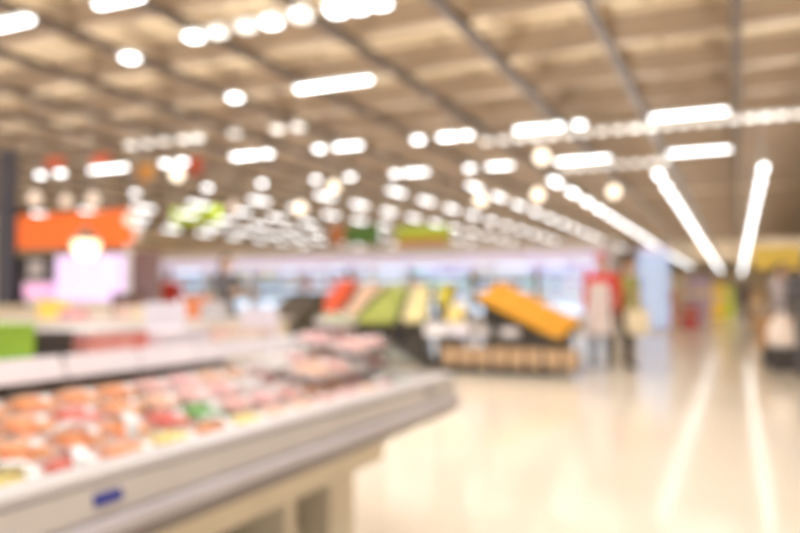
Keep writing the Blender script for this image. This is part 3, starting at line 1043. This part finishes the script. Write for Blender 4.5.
def hand(bm, w, d, side, curl=.5):
    """palm and five fingers from wrist w along direction d"""
    d = d.normalized()
    s = Vector((0, 1, 0)) - d * d.y
    s.normalize()
    n = d.cross(s)
    if n.x * side > 0: n = -n      # palm faces the thigh
    c = w + d * .05
    for a in (-.026, -.009, .009, .026):
        limb(bm, [w + s * a * .6, w + d * .085 + s * a], [.015, .0125], 8)
    for a, l in ((-.03, .058), (-.010, .070), (.011, .076), (.032, .068)):
        b0 = w + d * .088 + s * a
        b1 = b0 + (d * .9 + n * curl * .5).normalized() * l * .55
        b2 = b1 + (d * .6 + n * curl * 1.3).normalized() * l * .45
        limb(bm, [b0, b1, b2], [.0095, .0088, .0075], 8)
    t0 = w + d * .03 + s * .03
    t1 = t0 + (d * .6 + s * .8).normalized() * .04
    t2_ = t1 + (d * .9 + s * .15 + n * .3).normalized() * .032
    limb(bm, [t0, t1, t2_], [.014, .011, .009], 8)


def person(loc, rz, H, label, top_m, leg_m, hairm=hair_m, arms=None, stride=0.0, female=False, apron=None, cap=None, long_hair=False, top_len=.86, shoe_m=black_m):
    """local frame: facing +Y, arms = ((elbow, wrist) right, left) offsets from the shoulder; heights scale with H/1.7"""
    k = H / 1.7
    t = empty('person', loc, rz, label, 'person')
    t.scale = (k, k, k)
    sw = .185 if female else .205
    hip, knee, ank = .90, .48, .08
    legs = []
    for s in (-1, 1):
        st = stride * s
        a = Vector((s * .09, 0, hip)); b = Vector((s * .095, st * .55 + .02, knee)); c = Vector((s * .10, st, ank + (.02 if st < 0 else 0)))
        legs.append((a, b, c))
    sh_ = [Vector((s * sw, 0, 1.39)) for s in (-1, 1)]
    arms = arms or (((-.05, -.02, -.29), (-.03, .06, -.55)), ((.05, -.02, -.29), (.03, .06, -.55)))
    torso = [((0, 0, .84), .155, .105), ((0, 0, .92), .165, .115), ((0, 0, 1.03), .135 if female else .15, .10), ((0, .005, 1.18), .155 if female else .17, .115), ((0, 0, 1.32), .17 if female else .185, .105), ((0, 0, 1.40), .13, .08), ((0, 0, 1.44), .06, .055)]
    bm = bmesh.new()
    loft(bm, torso)
    limb(bm, [(0, -.005, 1.40), (0, .005, 1.50)], [.055, .05])
    # head
    ball(bm, (0, .015, 1.605), .1, 20, (.78, .98, 1.12))
    ball(bm, (0, .045, 1.545), .06, 14, (.85, .9, .8))
    limb(bm, [(0, .108, 1.61), (0, .125, 1.582)], [.010, .016], 8)
    for s in (-1, 1):
        ball(bm, (s * .078, .01, 1.60), .03, 10, (.35, .7, 1))
    ar = []
    for i, s in enumerate((-1, 1)):
        S = sh_[i]; E_ = S + Vector(arms[i][0]); W_ = S + Vector(arms[i][1])
        ar.append((S, E_, W_))
        limb(bm, [S, S.lerp(E_, .5), E_, E_.lerp(W_, .4), W_], [.055, .046, .038, .036, .025])
        hand(bm, W_, W_ - E_, s)
    for a, b, c in legs:
        limb(bm, [a, a.lerp(b, .5), b, b.lerp(c, .35), c], [.085, .075, .055, .055, .038])
        limb(bm, [c + Vector((0, -.02, -.04)), c + Vector((0, .13, -.05))], [.035, .03])
    body = link('body', bm, skin_m, t)
    remesh(body, .0075)
    # face
    for s in (-1, 1):
        bm = bmesh.new(); ball(bm, (s * .032, .101, 1.615), .011, 10)
        link('eye', bm, eye_m, t, True)
    bm = bmesh.new(); ball(bm, (0, .097, 1.547), .022, 10, (1, .5, .3)); link('mouth', bm, lip_m, t, True)
    # hair
    bm = bmesh.new()
    ball(bm, (0, -.005, 1.625), .11, 18, (.80, .98, 1.06))
    bmesh.ops.bisect_plane(bm, geom=bm.verts[:] + bm.edges[:] + bm.faces[:], plane_co=(0, .055, 1.60), plane_no=(0, .8, -.45), clear_outer=True)
    bmesh.ops.holes_fill(bm, edges=[e for e in bm.edges if len(e.link_faces) == 1])
    if long_hair:
        limb(bm, [(0, -.06, 1.60), (0, -.085, 1.46), (0, -.11, 1.34)], [.075, .065, .04])
    hh = link('hair', bm, hairm, t); remesh(hh, .011)
    # top
    bm = bmesh.new()
    loft(bm, [((c[0], c[1], max(c[2], top_len) if j else top_len), rx + .016, ry + .016) for j, (c, rx, ry) in enumerate(torso[:-1])] + [((0, 0, 1.45), .07, .065)])
    for S, E_, W_ in ar:
        limb(bm, [S, S.lerp(E_, .5), E_, E_.lerp(W_, .5), E_.lerp(W_, .9)], [.068, .058, .05, .046, .038])
    tp = link('top', bm, top_m, t); remesh(tp, .011)
    # trousers
    bm = bmesh.new()
    loft(bm, [((0, 0, .80), .16, .115), ((0, 0, .9), .172, .125), ((0, 0, 1.0), .155, .115)])
    for a, b, c in legs:
        limb(bm, [a, a.lerp(b, .5), b, b.lerp(c, .4), b.lerp(c, .92)], [.098, .086, .066, .062, .052])
    tr_ = link('trousers', bm, leg_m, t); remesh(tr_, .011)
    for a, b, c in legs:
        bm = bmesh.new()
        limb(bm, [(c.x, c.y - .03, c.z - .032), (c.x, c.y + .06, c.z - .035), (c.x, c.y + .15, c.z - .042)], [.046, .044, .036])
        for v in bm.verts: v.co.z = max(v.co.z, c.z - .08)
        so = link('shoe', bm, shoe_m, t); remesh(so, .01)
    if apron:
        bm = bmesh.new()
        hull8(bm, [(-.18, .135, .52), (.18, .135, .52), (.18, .15, .52), (-.18, .15, .52)], [(-.15, .135, 1.28), (.15, .135, 1.28), (.15, .15, 1.28), (-.15, .15, 1.28)])
        link('apron', bm, apron, t)
    if cap:
        bm = bmesh.new()
        ball(bm, (0, 0, 1.66), .108, 18, (.85, 1.0, .72))
        bx(bm, -.07, .07, .08, .17, 1.655, 1.665, .004)
        cc = link('cap', bm, cap, t); remesh(cc, .01)
    return t


red_m = mat('red_cloth', srgb(214, 50, 40), rough=.8, scale=8)
gw_m = mat('grey_pink_cloth', srgb(214, 196, 190), rough=.8, scale=8)
dk_m = mat('black_cloth', srgb(44, 38, 40), rough=.8, scale=8)
ch_m = mat('charcoal_cloth', srgb(84, 80, 82), rough=.8, scale=8)
ol_m = mat('olive_cloth', srgb(168, 170, 96), rough=.8, scale=8)
cr_m = mat('cream_cloth', srgb(240, 222, 186), rough=.8, scale=8)
nv_m = mat('navy_cloth', srgb(60, 66, 104), rough=.8, scale=8)
pk_m = mat('salmon_cloth', srgb(240, 160, 144), rough=.8, scale=8)
lg_m = mat('pale_grey_cloth', srgb(214, 206, 214), rough=.8, scale=8)
RZ = math.pi + YAW


def at_floor(px, py):
    p_ = at_z(px, py, 0)
    return (p_.x, p_.y, 0)


fwd = (((-.03, .12, -.25), (.02, .34, -.22)), ((.03, .12, -.25), (-.02, .34, -.22)))
person(at_floor(602, 369), RZ - .5, 1.72, 'person in red cap and red shirt with a long pale grey apron, walking', red_m, dk_m, apron=gw_m, cap=red_m, stride=.10)
person(at_floor(628, 367), RZ + .35, 1.66, 'person in an olive top and black trousers walking with a cream tote bag', ol_m, dk_m, stride=.17, female=True, long_hair=True, arms=(((-.05, -.02, -.29), (-.03, .06, -.55)), fwd[1]))
kk = 1.66 / 1.7
pb = Matrix.Rotation(RZ + .35, 3, 'Z') @ Vector((.165 * kk, .47 * kk, 1.10 * kk)) + Vector(at_floor(628, 367))
tb = empty('tote_bag', (pb.x, pb.y, pb.z - .545), YAW, 'cream tote bag carried by the person in the olive top', 'bag')
bm = bmesh.new()
hull8(bm, [(-.15, -.05, 0), (.15, -.05, 0), (.15, .05, 0), (-.15, .05, 0)], [(-.19, -.04, .36), (.19, -.04, .36), (.19, .04, .36), (-.19, .04, .36)])
bmesh.ops.bevel(bm, geom=bm.edges[:], offset=.02, segments=2, affect='EDGES')
link('bag_body', bm, cr_m, tb)
for s in (-1, 1):
    bm = bmesh.new()
    pts = [Vector((.08 * math.cos(a), s * .035, .355 + .16 * math.sin(a))) for a in [math.pi * i / 8 for i in range(9)]]
    for a, b in zip(pts, pts[1:]): seg(bm, a, b, .008, .008, 6)
    link('strap', bm, cr_m, tb)
# staff behind the chiller
person((at_y(226, 290, 9.0).x, 9.0, 0), RZ + .9, 1.68, 'dark haired person in charcoal clothes leaning behind the chiller island', ch_m, dk_m, arms=(fwd[0], fwd[1]), long_hair=True, female=True)
person((at_y(170, 290, 12.8).x, 12.8, 0), RZ + .3, 1.66, 'person in a red shirt standing behind the cream counter', red_m, dk_m, arms=fwd)
# right side
person((at_y(781, 290, 14.6).x, 14.6, 0), RZ + .4, 1.66, 'dark haired person in a pale grey top behind the brown checkout counter', lg_m, dk_m, arms=fwd)
person((at_y(808, 300, 11.3).x, 11.3, 0), RZ + 2.9, 1.62, 'person in a charcoal coat cut off by the right edge', ch_m, ch_m, top_len=.6)
person((at_y(746, 300, 33).x, 33.0, 0), RZ + 3.0, 1.70, 'far shopper in navy clothes walking down the aisle', nv_m, nv_m, stride=.12)

# checkout counter on the right
p0 = at_z(766, 352, 0)
YCq = 13.0
xa, xb = x_at(757, YCq), x_at(806, YCq)
cc = empty('checkout_counter', ((xa + xb) / 2, YCq + .3, 0), 0, 'brown checkout counter with a black base on the right of the aisle', 'counter')
hw = (xb - xa) / 2
brown_m = mat('brown_wood_panel', srgb(196, 146, 88), rough=.5, col2=srgb(178, 128, 74), scale=4)
link('base', box(-hw + .04, hw, -.26, .3, 0, .30, .01), black_m, cc)
link('cabinet', box(-hw, hw, -.3, .3, .301, .82, .01), brown_m, cc)
link('worktop', box(-hw - .03, hw, -.33, .33, .821, .86, .008), beige_m, cc)
bagm = mat('pinkish_white_bag', srgb(250, 232, 218), rough=.6, emit=.12)  # slight emission brightens the bag, though it is no lamp
xw = x_at(781, 12.45)
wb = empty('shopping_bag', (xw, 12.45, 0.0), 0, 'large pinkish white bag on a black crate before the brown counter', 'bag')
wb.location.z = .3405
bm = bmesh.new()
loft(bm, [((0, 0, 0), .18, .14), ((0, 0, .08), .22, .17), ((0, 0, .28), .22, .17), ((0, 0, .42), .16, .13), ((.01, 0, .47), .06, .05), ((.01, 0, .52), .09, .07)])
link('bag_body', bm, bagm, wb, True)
bm = bmesh.new(); loft(bm, [((.01, 0, .462), .066, .056), ((.01, 0, .478), .066, .056)]); link('tie', bm, white_m, wb)
cr = empty('storage_crate', (xw + .02, 12.45, 0), 0, 'black crate on the floor under the pinkish white bag', 'crate')
link('crate_body', box(-.2, .2, -.17, .17, 0, .30, .012), black_m, cr)
link('rim', box(-.215, .215, -.185, .185, .301, .34, .008), black_m, cr)

SC.view_settings.view_transform = 'Standard'
SC.view_settings.look = 'None'
SC.view_settings.exposure = 0.30
SC.view_settings.gamma = 1.10
SC.cycles.use_denoising = True
SC.cycles.max_bounces = 7
SC.cycles.diffuse_bounces = 4
SC.cycles.glossy_bounces = 3
SC.cycles.transparent_max_bounces = 12
SC.cycles.sample_clamp_indirect = 8.0
SC.cycles.caustics_reflective = False
SC.cycles.caustics_refractive = False
